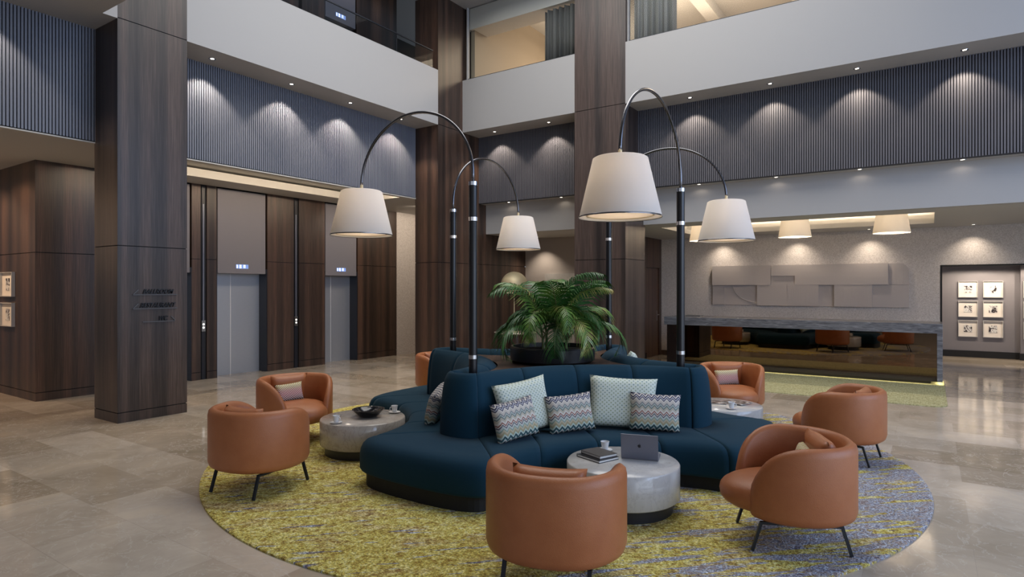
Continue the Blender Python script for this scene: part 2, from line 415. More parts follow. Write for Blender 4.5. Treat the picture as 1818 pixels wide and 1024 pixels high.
def seven(ch, mbd, y, z, h, x, t=.006):
    w = h * .55; q = h * .16
    seg = {'a': (0, w, h - q, h), 'b': (w - q, w, h / 2, h), 'c': (w - q, w, 0, h / 2), 'd': (0, w, 0, q), 'e': (0, q, 0, h / 2), 'f': (0, q, h / 2, h), 'g': (0, w, h / 2 - q / 2, h / 2 + q / 2)}
    for k in ch:
        a, b, c, d = seg[k]; mbd.box(x, x + t, y + a, y + b, z + c, z + d)
def lift(y0, y1, pz0, x, where, upper=False, full=True):
    t = empty('elevator', (x, (y0 + y1) / 2, 0 if not upper else Z2), 0, where, 'elevator', 'lifts along the lobby wall')
    L = Vector(t.location)
    def B(mb, name, mat, par=t, **k):
        o = mb.build(name, mat, **k); o.parent = par; o.location = -L if par is t else (0, 0, 0); return o
    top = 3.829 if not upper else Z3 + .5
    zb = 0 if not upper else Z2
    if full:
        yc = (y0 + y1) / 2 - .11
        B(MB().box(x - .30, x - .27, y0, yc - .003, zb, pz0), 'door_panel', M['steel'])
        B(MB().box(x - .30, x - .27, yc + .003, y1 - .0, zb, pz0), 'door_panel', M['steel'])
        B(MB().box(x - .274, x - .268, yc - .006, yc + .006, zb, pz0), 'centre_seam', M['porcelain'])
        B(MB().box(x - .30, x - .005, y1, y1 + .019, zb, pz0 + .1).box(x - .30, x - .005, y0 - .019, y0, zb, pz0 + .1).box(x - .30, x - .005, y0, y1, pz0 + .005, pz0 + .1), 'jamb', M['navyblack'])
    hp = B(MB().box(x - .26, x + .012, y0 + .0, y1 - .035, pz0 - .004, top - .03), 'header_panel', M['grey'], bevel=.004)
    if full or upper:
        ym = (y0 + y1) / 2; z = pz0 + .10
        d = B(MB().box(x + .012, x + .018, ym - .16, ym + .115, z, z + .085), 'floor_display', M['dispblue'])
        def dig(mbd):
            g = mbd.build('digit', M['digit']); g.parent = d
        g = MB(); seven('abcdef', g, ym - .085, z + .01, .065, x + .018, .004); dig(g)
        g = MB(); g.grid([[(xx, ym + a, z + b) for a, b in ((.005, .01), (.017, .01), (.017, .065), (.034, .065), (.034, .01), (.046, .01), (.046, .077), (.005, .077))] for xx in (x + .018, x + .022)], closed_u=True, cap1=True); dig(g)
        g = MB().box(x + .018, x + .022, ym - .148, ym - .125, z + .01, z + .075); dig(g)
    return t
lift(6.97, 8.08, 2.10, XE, 'lift with steel doors under a grey header, nearest the signposted pillar')
lift(9.64, 10.62, 2.10, XE, 'lift with steel doors farther from the signposted pillar, beside stone wall')
lift(5.40, 6.44, 2.10, XE, 'lift mostly hidden behind the signposted pillar', full=True)
def call(yc, label):
    t = empty('call_panel', (XE, yc, 0), 0, label, 'call panel', 'call panels between the lifts')
    def B(mb, name, mat, par=t):
        o = mb.build(name, mat); o.parent = par; o.location = (-XE, -yc, 0) if par is t else (0, 0, 0); return o
    B(MB().box(XE - .03, XE - .015, yc - .03, yc + .03, 0, 3.8), 'mounting_strip', M['navyblack'])
    B(MB().box(XE - .015, XE - .008, yc - .012, yc + .012, 1.16, 3.45), 'light_strip', M['laptop'])
    p = B(MB().box(XE - .018, XE + .006, yc - .042, yc + .03, .945, 1.16), 'button_plate', M['handle'])
    for z in (1.02, 1.085):
        b = MB().grid([[(XE + .006 + e, yc - .006 + r * math.cos(k * PI / 8), z + r * math.sin(k * PI / 8)) for k in range(16)] for e, r in ((0, .022), (.005, .020), (.006, .001))], closed_u=True, cap1=True)
        B(b, 'button', M['ledbutton'], p)
call(6.69, 'lift call panel with two lit buttons in narrow wood pier near signposted pillar')
call(8.835, 'lift call panel with two lit buttons in wood pier between the two visible lifts')

# upper gallery: wall, glass balustrade
mb = MB(); XU = -10.9
for a, b in ((2.0, 7.55), (7.60, 8.20), (8.28, 8.86), (9.77, 11.06)): panelled(mb, XU - .3, XU, a, b, [Z2 - .03, Z3 + 1.2])
mb.mi = 1; mb.box(XU - 1.0, XU - .12, 2.0, 11.06, Z2 - .03, Z3 + 1.2); mb.box(XU - 2.2, XU - 2.0, 11, 16, Z2 - .03, Z3 + 1.2)
struct('wall_upper_gallery', mb, [M['wood'], M['gap']])
lift(8.88, 9.76, 7.72, XU, 'upper floor lift header with lit floor display seen above balcony', upper=True, full=False)
struct('trim_6', MB().box(-10.75, -10.4, 11.7, 12.1, Z2 - .03, Z3 + 1.0), M['white'])
struct('ceiling_upper_gallery', MB().box(-13, XS, 0, 16, 9.1, 9.2), M['ceil'])
t = empty('balcony_railing', (XP - .04, 7, Z2), 0, 'frameless glass balustrade on the white left mezzanine edge', 'railing')
def PB(mb, name, mat, par, loc, **k):
    o = mb.build(name, mat, **k); o.parent = par; o.location = -Vector(loc); return o
for a, b in ((4.9, 7.0), (7.01, 9.09), (9.10, 10.2)):
    PB(MB().box(XP - .05, XP - .038, a, b, Z2 - .02, 6.96), 'glass_panel', M['glass'], t, t.location)
PB(MB().box(XP - .058, XP - .03, 4.9, 10.2, 6.955, 6.975), 'top_rail', M['legs'], t, t.location)
PB(MB().box(XP - .055, XP - .033, 9.088, 9.102, Z2, 6.955), 'joint_strip', M['legs'], t, t.location)

# atrium ceiling, its unseen roof opening added to let top light in
mb = MB()
mb.box(-9.6, 9, YF + .02, 11.6, Z3, Z3 + .3); mb.box(-9.6, 9, 3.0, 4.4, Z3, Z3 + .3); mb.box(-9.6, -7.9, 4.4, 10.4, Z3, Z3 + .3)
mb.box(-.9, 9, 4.4, 10.4, Z3, Z3 + .3); mb.box(-9.6, 9, 10.4, YF + .02, Z3, Z3 + .3)
struct('ceiling_atrium', mb, M['white'])

# glazed upper rooms over the back fascia
struct('wall_upper_room_left', MB().box(-8.86, -8.75, 11.42, 17, Z2 - .1, 8.72), M['beige'])
struct('wall_upper_room_back', MB().box(-8.86, 9, 17, 17.1, Z2 - .1, 9.4), M['beige'])
struct('floor_upper', MB().box(-8.9, 9, 12.3, 17, Z2 - .2, Z2 - .1), M['taupe'])
struct('trim_9', MB().box(-8.90, 9, 11.34, 11.9, 7.78, 8.72), plain('bulkhead_lit_paint', (.80, .78, .74), .6))  # paint lightened in place of light that misses the bulkhead
mb = MB(); mb.box(-8.86, 9, 11.9, 17, 8.72, 8.8)
mb.box(-4.6, -4.3, 12.2, 17, 8.45, 8.72); mb.box(-2.6, -2.2, 12.2, 17, 8.35, 8.72)
struct('ceiling_upper_room', mb, M['ceil'])
area('upper_room_light', (-6.2, 14.5, 8.4), (3, 2), (0, 0, 0), 150, WARM)
area('upper_room_light', (-1.2, 14.5, 8.3), (5, 2), (0, 0, 0), 220, WARM)
area('upper_room_uplight', (-6.0, 14.0, 8.0), (4, 2), (PI, 0, 0), 60, WARM)  # uplights added mid-room to brighten the upper ceilings
area('upper_room_uplight', (-1.0, 14.0, 8.0), (6, 2), (PI, 0, 0), 90, WARM)
def window(name, x0, x1, muls):
    t = empty(name, (x0, YF + .1, Z2)); tag(t, kind='structure')
    PB(MB().box(x0, x1, YF + .115, YF + .125, Z2, Z3), 'pane', M['glass'], t, t.location)
    fr = MB().box(x0, x1, YF + .08, YF + .15, Z2 - .0, Z2 + .045)
    fo = PB(fr, 'sill_frame', M['legs'], t, t.location)
    m2 = MB()
    for m_ in muls: m2.box(m_, m_ + .03, YF + .07, YF + .15, Z2, Z3)
    PB(m2, 'mullion', M['white'], t, t.location)
window('window_1', XP + .001, -6.007, [-8.86, -6.04])
window('window_2', -4.89, 9, [-4.885, -1.3, 2.0])
M['curtain_b'] = plain('pale_grey_curtain', (.33, .33, .32), .9)
def curtain(x0, x1, y, z0, z1, label, mat='curtain_a'):
    t = MB(); rows = []
    N = int((x1 - x0) / .012)
    pts = [(x0 + (x1 - x0) * i / N, y + .05 * math.sin(i * .55) + .018 * math.sin(i * 1.3)) for i in range(N + 1)]
    ring = pts + [(a, b + .01) for a, b in reversed(pts)]
    o = t.grid([[(a, b, z) for a, b in ring] for z in (z0, z1)], closed_u=True, cap0=True, cap1=True).build('curtain', M[mat], smooth='all')
    tag(o, label, 'curtain')
curtain(-6.87, -6.06, 11.45, Z2, 7.75, 'grey pleated curtain behind upper window between the two tall back pillars')
curtain(-4.82, -3.98, 11.45, Z2, 8.2, 'pale grey pleated curtain behind upper window at the right of the second tall back pillar', 'curtain_b')

# alcove behind the palm
struct('wall_alcove', MB().box(XP, -6.0, 13.86, 14.0, 0, 3.1), M['taupe'])
struct('ceiling_alcove', MB().box(XP, -6.0, YB + .15, 13.86, 3.1, 3.2), M['ceil'])
tag(MB().box(-8.3, -6.05, 13.82, 13.86, .9, 2.17).build('wall_panel', M['marble']), 'pale marble panel on the alcove wall behind the palm', 'wall panel')

# reception: side wall with door, back wall with opening, corridor beyond
struct('wall_reception_left', MB().box(-6.12, -6.0, 12.17, 15.02, .0, 3.1).box(-6.12, -6.0, 15.94, YW, 0, 3.1).box(-6.12, -6.0, 15.02, 15.94, 2.33, 3.1), M['wood'])
struct('baseboard_reception_left', MB().box(-6.0, -5.985, 12.17, 15.02, 0, .14), M['gap'])
d = empty('door_1', (-6.06, 15.5, 0)); tag(d, kind='structure')
PB(MB().box(-6.09, -6.03, 15.03, 15.93, .005, 2.32), 'door_leaf', M['wood'], d, d.location)
PB(MB().box(-6.115, -6.09, 15.021, 15.939, .0, 2.329), 'door_light_stop', M['gap'], d, d.location)  # dark sheet added behind the leaf to stop light leaking round it
h = MB().tube([(-6.03, 15.83, 1.09), (-5.97, 15.83, 1.09), (-5.965, 15.82, 1.09), (-5.965, 15.70, 1.09)], .011)
h.box(-6.03, -6.02, 15.81, 15.85, .93, 1.2)
PB(h, 'door_handle', M['handle'], d, d.location, smooth=True)
struct('wall_back', MB().box(-6.0, .19, YW, YW + .25, 0, 3.12).box(.19, 9, YW, YW + .25, 2.29, 3.12), M['stone'])
struct('trim_7', MB().box(.19, .225, YW - .004, YW + .254, 0, 2.29).box(.225, 9, YW - .004, YW + .254, 2.262, 2.29), M['gap'])
struct('baseboard_back', MB().box(-6.0, -5.0, YW - .015, YW, 0, .13), M['wood'])
struct('wall_corridor', MB().box(-1.5, 1.88, 20.0, 20.15, 0, 2.6).box(1.88, 6, 19.82, 20.15, 0, 2.6), M['grey'])
struct('baseboard_corridor', MB().box(-1.5, 1.88, 19.98, 20.0, 0, .17).box(1.86, 6, 19.80, 19.82, 0, .17), M['gap'])
struct('ceiling_corridor', MB().box(-2, 7, YW + .25, 20.15, 2.5, 2.6), M['ceil'])
struct('trim_8', MB().box(-1.4, 6, 19.3, 19.5, 2.42, 2.5), M['ceil'])
# reception ceiling with recess
cx0, cx1, cy0, cy1 = -4.80, .075, 12.88, 15.03
mb = MB()
mb.box(-6.0, 9, YB + .15, cy0, 3.1, 3.2); mb.box(-6.0, 9, cy1, YW, 3.1, 3.2); mb.box(-6.0, cx0, cy0, cy1, 3.1, 3.2); mb.box(cx1, 9, cy0, cy1, 3.1, 3.2)
mb.box(cx0 - .25, cx1 + .25, cy0 - .25, cy1 + .25, 3.42, 3.47)
mb.box(cx0 - .25, cx1 + .25, cy0 - .25, cy0 - .2, 3.2, 3.42); mb.box(cx0 - .25, cx1 + .25, cy1 + .2, cy1 + .25, 3.2, 3.42)
mb.box(cx0 - .25, cx0 - .2, cy0 - .2, cy1 + .2, 3.2, 3.42); mb.box(cx1 + .2, cx1 + .25, cy0 - .2, cy1 + .2, 3.2, 3.42)
struct('ceiling_reception', mb, M['ceil'])
area('cove_light', ((cx0 + cx1) / 2, cy0 - .1, 3.24), (4.8, .06), (math.radians(155), 0, 0), 34, WARM)
area('cove_light', ((cx0 + cx1) / 2, cy1 + .1, 3.24), (4.8, .06), (math.radians(205), 0, 0), 40, WARM)
area('cove_light', (cx1 + .1, (cy0 + cy1) / 2, 3.24), (.06, 2.0), (0, math.radians(180 + 25), 0), 5, WARM)
area('cove_light', (cx0 - .1, (cy0 + cy1) / 2, 3.24), (.06, 2.0), (0, math.radians(180 - 25), 0), 5, WARM)

# ------------------------------------------------------------ downlights
dm = MB().lathe([(.028, 0), (.045, -.004), (.052, -.003), (.053, .0)], 20).build('trim_ring', M['chrome'], smooth=True)
dl_ = MB().lathe([(.028, -.001), (.001, -.0015)], 20).build('lens', M['lens'])
dt = empty('downlight', (0, 0, 0), 0, 'x', 'downlight'); dm.parent = dt; dl_.parent = dt
used = [False]
def downlight(p, label, group, power=26, cone=100, aim=(0, 0, -1), col=(1, .84, .66), blend=.35):
    if used[0]:
        t = dt.copy(); COL.objects.link(t)
        for ch in (dm, dl_):
            c = ch.copy(); COL.objects.link(c); c.parent = t
    else: t = dt
    used[0] = True
    t.location = p; t['label'] = label; t['group'] = group
    l = bpy.data.lights.new('downlight_beam', 'SPOT'); l.energy = power; l.spot_size = math.radians(cone); l.spot_blend = blend
    l.color = col; l.shadow_soft_size = .025
    o = bpy.data.objects.new('downlight_beam', l); COL.objects.link(o); o.parent = t; o.location = (0, 0, -.012)
    o.rotation_euler = Vector(aim).to_track_quat('-Z', 'Y').to_euler()
ORD = ['first', 'second', 'third', 'fourth', 'fifth', 'sixth']
for i, y in enumerate((1.06, 2.50, 5.39, 6.84, 8.17, 9.55)):
    lab = ['downlight over left slats, left of the signposted pillar and farthest from it', 'downlight over left slats, just left of the signposted pillar',
           'first soffit downlight right of the signposted pillar', 'second soffit downlight right of the signposted pillar',
           'third soffit downlight right of the signposted pillar', 'soffit downlight over left slats nearest the corner pillar'][i]
    downlight((-9.29, y, Z1), lab, 'downlights over the left slatted wall', 95)
for i, x in enumerate((-8.264, -6.826)):
    downlight((x, 11.53, Z1), 'downlight above slats between the back pillars, ' + ('on the left' if i == 0 else 'on the right'), 'downlights over the back slatted wall', 85)
for i, x in enumerate((-3.738, -2.318, -.981, .437, 1.86)):
    downlight((x, 11.52, Z1), ORD[i] + ' downlight above the long back slats, counted from the pillar', 'downlights over the back slatted wall', 85)
for i, x in enumerate((-8.145, -6.742)):
    downlight((x, 11.93, 3.80), 'small downlight under slats on the alcove band, ' + ('left one' if i == 0 else 'right one'), 'downlights under the back slats', .8, 150)
for i, x in enumerate((-3.693, -2.296, -.976, .428)):
    downlight((x, 11.93, 3.80), ORD[i] + ' small downlight under the long back slats, counted from the pillar', 'downlights under the back slats', .8, 150)
for i, x in enumerate((-4.35, -2.60, -1.11, .75)):
    downlight((x, 15.80, 3.1), ORD[i] + ' wall-washing downlight over the reception wall, counted from the door', 'downlights over the reception wall', 42, 115, blend=.9)
for i, x in enumerate((-8.3, -6.6)):
    downlight((x, 13.45, 3.1), 'ceiling downlight washing the alcove wall behind the palm, ' + ('left' if i == 0 else 'right'), 'alcove downlights', 60, 105, blend=.7)
for i, x in enumerate((.83, 1.35, 2.3)):
    downlight((x, 19.1, 2.5), ORD[i] + ' corridor downlight above the framed pictures, from the left', 'corridor downlights', 90, 120, (0, .45, -1))
for i, (x, y) in enumerate(((-10.35, 11.4), (-10.35, 12.5))):  # added lights, out of view, to brighten the stone wall
    downlight((x, y, 3.83), 'added light for the stone wall, hidden behind the corner pillar, ' + ('nearer' if i == 0 else 'farther'), 'added lobby lights', 60, 150, (-.5, 0, -1))
for i, (x, y) in enumerate(((-13.6, 2.4), (-12.3, 2.4))):
    downlight((x, y, 3.83), 'passage ceiling downlight lighting the small frames at far left, ' + ('outer' if i == 0 else 'inner'), 'passage downlights', 170, 110, (0, .5, -1), (1, .70, .45))
area('passage_glow', (-14.5, 1.0, 3.0), (2, 2), (math.radians(60), 0, math.radians(-20)), 14, (1, .62, .36))

# ------------------------------------------------------------ pillar sign
def text_mesh(txt, y0, y1, zb, cap):
    cu = bpy.data.curves.new('t', 'FONT'); cu.body = txt; cu.size = 1; cu.extrude = .02; cu.shear = .35; cu.offset = .012
    tmp = bpy.data.objects.new('t', cu); COL.objects.link(tmp)
    bpy.context.view_layer.update()
    me = bpy.data.meshes.new_from_object(tmp.evaluated_get(bpy.context.evaluated_depsgraph_get()))
    xs = [v.co.x for v in me.vertices]; ys = [v.co.y for v in me.vertices]
    sx = (y1 - y0) / (max(xs) - min(xs)); sy = cap / (max(ys) - min(ys)); x0 = min(xs); yb = min(ys)
    out = [(XP + .012 + v.co.z * .5, y0 + (v.co.x - x0) * sx, zb + (v.co.y - yb) * sy) for v in me.vertices]
    fc = [tuple(p.vertices) for p in me.polygons]
    bpy.data.objects.remove(tmp); bpy.data.curves.remove(cu); bpy.data.meshes.remove(me)
    return out, fc
sg = empty('wayfinding_sign', (XP, 4.35, 1.5), 0, 'dark raised lettering BALLROOM, RESTAURANT and WC on the left pillar', 'sign')
M['letter'] = plain('sign_letters', (.012, .012, .016), .3)
M['signedge'] = plain('sign_line', (.10, .10, .11), .35)
def line_part(txt, y0, y1, z, cap, ly0, ly1, lz, arrow):
    mb = MB(); v_, f_ = text_mesh(txt, y0, y1, z, cap); mb.verts(v_, f_)
    o = PB(mb, 'lettering', M['letter'], sg, sg.location)
    a = MB(); a.bar((XP + .008, ly0, lz), (XP + .008, ly1, lz), .016, .010)
    a.bar((XP + .008, arrow[0], arrow[1]), (XP + .008, arrow[2], arrow[3]), .016, .012)
    PB(a, 'arrow_line', M['signedge'], sg, sg.location)
line_part('BALLROOM', 4.185, 4.60, 1.722, .062, 4.055, 4.651, 1.707, (4.055, 1.707, 4.125, 1.775))
line_part('RESTAURANT', 4.148, 4.63, 1.532, .064, 4.055, 4.651, 1.515, (4.055, 1.515, 4.125, 1.585))
line_part('WC', 4.401, 4.52, 1.348, .062, 4.183, 4.619, 1.333, (4.565, 1.400, 4.619, 1.345))

# ------------------------------------------------------------ framed pictures
def art_mat(i):
    n = NT('picture_print'); v = n.coord('Object', (1, 1, 1), (0, 0, 0), (i * 3.1, i * 1.7, i)); f = n.noise(v, 7 + i % 3 * 3, 2, .5, 1.5)
    return n.set(col=n.ramp(f, [(.42, (.02, .015, .018)), (.47, (.22, .18, .17)), (.52, (.55, .55, .56)), (.6, (.68, .66, .62))]), rough=.4)
ARTS = [art_mat(i) for i in range(6)]
M['mat'] = plain('picture_mount', (.72, .66, .60), .7)
def frame(x0, x1, y, z0, z1, i, label, group, pw=.30, ph=.36):
    t = empty('picture_frame', ((x0 + x1) / 2, y, (z0 + z1) / 2), 0, label, 'picture frame', group)
    w, h = (x1 - x0) / 2, (z1 - z0) / 2; b = .014
    f = MB().box(-w, w, -.05, -.0, h - b, h).box(-w, w, -.05, 0, -h, -h + b).box(-w, -w + b, -.05, 0, -h + b, h - b).box(w - b, w, -.05, 0, -h + b, h - b)
    f.build('frame', M['white'], t); MB().box(-w + b, w - b, -.012, -.002, -h + b, h - b).build('mount', M['mat'], t)
    p = MB().box(-(x1 - x0) * pw / 1.45, (x1 - x0) * pw / 1.45, -.018, -.012, -(z1 - z0) * ph / 1.7, (z1 - z0) * ph / 1.7).build('print', ARTS[i % 6], t)
RN = ['top', 'middle', 'bottom']
for r, (za, zb) in enumerate(((1.552, 1.976), (1.046, 1.462), (.529, .960))):
    frame(.623, 1.036, 20.0, za, zb, r, RN[r] + ' white picture frame in the left column on the grey corridor wall', 'frames on the corridor wall')
    frame(1.141, 1.551, 20.0, za, zb, r + 3, RN[r] + ' white picture frame in the second column on the grey corridor wall', 'frames on the corridor wall')
    frame(1.93, 2.34, 19.82, za, zb, r + 1, RN[r] + ' white frame cut by the right picture edge on the corridor wall', 'frames on the corridor wall')
for r, (za, zb) in enumerate(((1.655, 2.066), (1.156, 1.552))):
    frame(-13.12, -12.562, 3.888, za, zb, r, ['upper', 'lower'][r] + ' lit white frame on the wood block at far left', 'frames on the wood block', .22, .42)
    frame(-13.85, -13.22, 3.888, za, zb, r + 2, ['upper', 'lower'][r] + ' white frame cut by the left picture edge', 'frames on the wood block', .22, .42)

# ------------------------------------------------------------ reception wall relief
M['rel'] = plain('relief_taupe', (.46, .42, .41), .6)
M['rel2'] = None
n = NT('relief_ribbed'); f = n.node('ShaderNodeTexWave', {'Vector': n.coord('Object', (1, 1, 1)), 'Scale': 16.0}, bands_direction='X').outputs[1]; n.bump(f, .4, .004)
M['rel2'] = n.set(col=(.45, .41, .40), rough=.65)
t = empty('wall_relief', (-2.5, YW, 1.86), 0, 'long taupe relief of overlapping rectangular panels above the reception desk', 'wall art')
def RP(x0, x1, z0, z1, d0, d1, mat='rel', corner=None, r=.18):
    pts = [(x0, z0), (x1, z0), (x1, z1), (x0, z1)]
    if corner == 'tr': pts = [(x0, z0), (x1, z0)] + [(x1 - r + r * math.cos(a), z1 - r + r * math.sin(a)) for a in [k * PI / 16 for k in range(9)]] + [(x0, z1)]
    if corner == 'tl': pts = [(x0, z0), (x1, z0), (x1, z1)] + [(x0 + r + r * math.cos(a), z1 - r + r * math.sin(a)) for a in [PI / 2 + k * PI / 16 for k in range(9)]]
    m_ = MB().grid([[(a, YW - d, b) for a, b in pts] for d in (d0, d1)], closed_u=True, cap0=True, cap1=True)
    PB(m_, 'relief_panel', M[mat], t, t.location)
RP(-4.62, -3.21, 1.872, 2.352, .02, .09)
RP(-4.62, -3.50, 1.378, 1.872, .0, .03)
RP(-4.62, -4.33, 1.378, 1.86, .03, .045)
RP(-3.529, -2.155, 1.372, 1.872, .02, .075)
RP(-2.84, -2.155, 1.372, 1.872, .075, .082, 'rel2')
RP(-3.20, -2.667, 2.09, 2.35, .02, .085, 'rel', 'tl', .1)
RP(-2.667, -.761, 1.872, 2.35, .02, .085)
RP(-3.20, -2.667, 1.872, 2.09, .02, .055, 'rel2')
RP(-.761, -.37, 1.872, 2.345, .0, .035, 'rel2', 'tr')
RP(-2.155, -1.75, 1.372, 1.872, .0, .028)
RP(-1.83, -1.065, 1.370, 1.872, .0, .08, 'rel2')
RP(-1.065, -.37, 1.370, 1.866, .0, .045)
arc = MB().tube([(-3.50 + (-.62) * math.cos(a), YW - .034, 1.878 - .44 * math.sin(a)) for a in [k * PI / 32 for k in range(17)]], .009, 6)
PB(arc, 'curved_rib', M['taupe'], t, t.location)

# ------------------------------------------------------------ reception pendants
def pend(x, y, label):
    t = empty('pendant_lamp', (x, y, 2.86), 0, label, 'pendant lamp', 'cone pendants over the reception desk')
    MB().lathe([(.32, 0), (.245, .46), (.241, .46), (.316, 0), (.32, 0)], 40).build('shade', M['shade'], t, smooth=True, angle=60)
    MB().lathe([(.30, .012), (.001, .012)], 32).build('diffuser', M['diffuser'], t)
    MB().tube([(0, 0, .46), (0, 0, .555)], .01, 8).build('stem', M['chrome'], t)
    l = bpy.data.lights.new('bulb', 'POINT'); l.energy = 48; l.color = (1, .80, .56); l.shadow_soft_size = .06
    o = bpy.data.objects.new('bulb', l); COL.objects.link(o); o.parent = t; o.location = (0, 0, .25)
pend(-4.22, 14.0, 'cone pendant over the reception desk, half hidden behind the right arched lamp shade')
pend(-2.33, 14.0, 'middle cone pendant over the reception desk')
pend(-.61, 14.0, 'rightmost cone pendant over the reception desk')

# ------------------------------------------------------------ reception desk
DY = 13.75
t = empty('reception_desk', (-2.4, DY + .5, 0), 0, 'long grey stone reception desk with dark mirrored front', 'reception desk')
PB(MB().box(-5.06, .20, DY, DY + 1.0, .962, 1.14), 'stone_top', M['greystone'], t, t.location, bevel=.004)
PB(MB().box(.115, .20, DY, DY + 1.0, .075, .962), 'stone_side', M['greystone'], t, t.location, bevel=.003)
PB(MB().box(-5.0, -4.75, DY + .02, DY + .98, .10, .962), 'side_pedestal', plain('dark_bronze_panel', (.02, .012, .01), .25), t, t.location)
PB(MB().box(-4.75, .115, DY + .25, DY + .28, .13, .962), 'mirror_front', M['mirror'], t, t.location)
PB(MB().box(-4.75, .115, DY + .06, DY + .95, .07, .13), 'plinth', plain('bronze_plinth', (.06, .045, .03), .3), t, t.location)
PB(MB().box(-4.9, .02, DY + .2, DY + .8, 0, .07), 'recessed_foot', M['gap'], t, t.location)
area('desk_glow', (-2.3, DY + .12, .062), (4.7, .05), (0, 0, 0), 4, (1, .85, .5))
area('desk_glow', (.16, DY + .5, .062), (.05, .8), (0, 0, 0), 2, (1, .85, .5))
def rrect(x0, x1, y0, y1, r):
    out = []
    for cx, cy, a in ((x1 - r, y0 + r, -PI / 2), (x1 - r, y1 - r, 0), (x0 + r, y1 - r, PI / 2), (x0 + r, y0 + r, PI)):
        out += [(cx + r * math.cos(a + k * PI / 12), cy + r * math.sin(a + k * PI / 12)) for k in range(7)]
    return out
rg = MB().grid([[(x, y, z) for x, y in rrect(-5.2, .23, 11.3, 14.6, .22)] for z in (0, .012)], closed_u=True, cap1=True).build('desk_rug', M['rug2'])
tag(rg, 'pale green rectangular rug with rounded corners under the reception desk', 'rug')
t = MB().box(-4.76, -4.42, 14.35, 14.62, 1.14, 1.165).build('desk_tray', plain('grey_tray', (.2, .19, .18), .4)); tag(t, 'small flat tray on the left end of the reception desk', 'tray')

# ------------------------------------------------------------ the round seating island
C = Vector((-3.61, 6.18, 0))
t = MB().lathe([(3.64, .0), (3.64, .012), (3.625, .017)], 160, cap1=True).build('round_rug', M['rug'])
t.location = (C.x, C.y, 0)
tag(t, 'large round lime and blue grey patterned rug under the seating island', 'rug')

RZ = .017
def outline_pt(kind, q, u):
    """q quadrant 0..3; u in [0,1] along the concave arc of that quadrant; u in [1,2] round the cusp to the next"""
    R, a0, a1, dep, ex = {'S': (1.46, 90.5, 179.5, .20, 2.6), 'P': (1.53, 91, 179, .19, 2.6), 'B': (2.04, 104.2, 165.8, .11, 2.0), 'I': (1.334, 81.9, 188.1, .05, 2.0)}[kind]
    cc0 = 1.41 if kind == 'I' else 2.2
    if u <= 1:
        th = math.radians(a0 + (a1 - a0) * u)
        p = (cc0 + R * math.cos(th), -cc0 + R * math.sin(th))
    else:
        th = math.radians(a1); e = (cc0 + R * math.cos(th), -cc0 + R * math.sin(th))
        w = u - 1; al = w * PI; s, c = math.sin(al), math.cos(al)
        p = (e[0] * math.copysign(abs(c) ** (2 / ex), c), e[1] - dep * abs(s) ** (2 / ex))
    a = -q * PI / 2
    return Vector((p[0] * math.cos(a) - p[1] * math.sin(a), p[0] * math.sin(a) + p[1] * math.cos(a), 0))
SEAT = [('S', .10, .13), ('S', .02, .125), ('S', 0, .15), ('S', 0, .27), ('S', .012, .32), ('S', .04, .365), ('S', .085, .395), ('S', .15, .412), ('S', .26, .42), ('S', .6, .424), ('S', 1.0, .424), ('S', 1.03, .40)]
BACK = [('B', 0, .38), ('B', 0, .45), ('B', .03, .60), ('B', .09, .74), ('B', .17, .85), ('B', .27, .93), ('B', .40, .98), ('B', .55, 1.0), ('B', .72, .99), ('B', .87, .965), ('B', .98, .92), ('B', 1.0, .86), ('B', 1.0, .70)]
def sofa_module(prof, q, u0, u1, n, k0, k1, name, parent, mat):
    rows = []
    us = [u0 + (u1 - u0) * i / n for i in range(n + 1)]
    e = (u1 - u0) * .012; us = [u0, u0 + e] + us[1:-1] + [u1 - e, u1]
    for u in us:
        row = []
        for kk, f, z in prof:
            a, b = outline_pt(k0, q, u), outline_pt(k1, q, u)
            p = a.lerp(b, f); row.append(Vector((p.x, p.y, z)))
        rows.append(row)
    m = len(rows)
    res = [[v.copy() for v in r] for r in rows]
    for i, amt in ((0, .014), (1, .003), (m - 2, .003), (m - 1, .014)):
        i2 = min(max(i, 1), m - 2)
        for j in range(len(rows[0])):
            du = rows[min(i + 1, m - 1)][j] - rows[max(i - 1, 0)][j]
            dv = rows[i][min(j + 1, len(rows[0]) - 1)] - rows[i][max(j - 1, 0)]
            nn = du.cross(dv)
            if nn.length > 1e-9:
                nn.normalize(); res[i][j] = rows[i][j] - nn * amt * SGN
    mb = MB(); mb.grid([[tuple(v) for v in r] for r in res])
    bmesh.ops.recalc_face_normals
    me_o = mb.build(name, mat, parent, smooth='all')
    return me_o
# orientation of the outward normal for this parametrisation
_a = outline_pt('S', 0, .5); _b = outline_pt('S', 0, .51)
_n = (_b - _a).cross(Vector((0, 0, 1)))
SGN = 1 if _n.dot(Vector((2.2, -2.2, 0)) - _a) > 0 else -1
sofa = empty('island_sofa', (C.x, C.y, RZ), 0, 'teal blue four-sided island sofa with wavy high back around a palm planter', 'sofa')
for q in range(4):
    for k in range(4):
        sofa_module(SEAT, q, k / 4, (k + 1) / 4, 10, 'S', 'B', 'seat_cushion', sofa, M['teal'])
        sofa_module(BACK, q, k / 4, (k + 1) / 4, 10, 'B', 'I', 'backrest', sofa, M['teal'])
    sofa_module(SEAT, q, 1, 2, 30, 'S', 'B', 'end_seat_cushion', sofa, M['teal'])
    sofa_module(BACK, q, 1, 2, 20, 'B', 'I', 'end_backrest', sofa, M['teal'])
def ring(kind, z, n1=30, n2=20):
    out = []
    for q in range(4):
        us = [i / n1 for i in range(n1)] + [1 + i / n2 for i in range(n2)]
        for u in us:
            p = outline_pt(kind, q, u); out.append((p.x, p.y, z))
    return out
MB().grid([ring('P', 0), ring('P', .14)], closed_u=True).build('plinth', M['gap'], sofa)
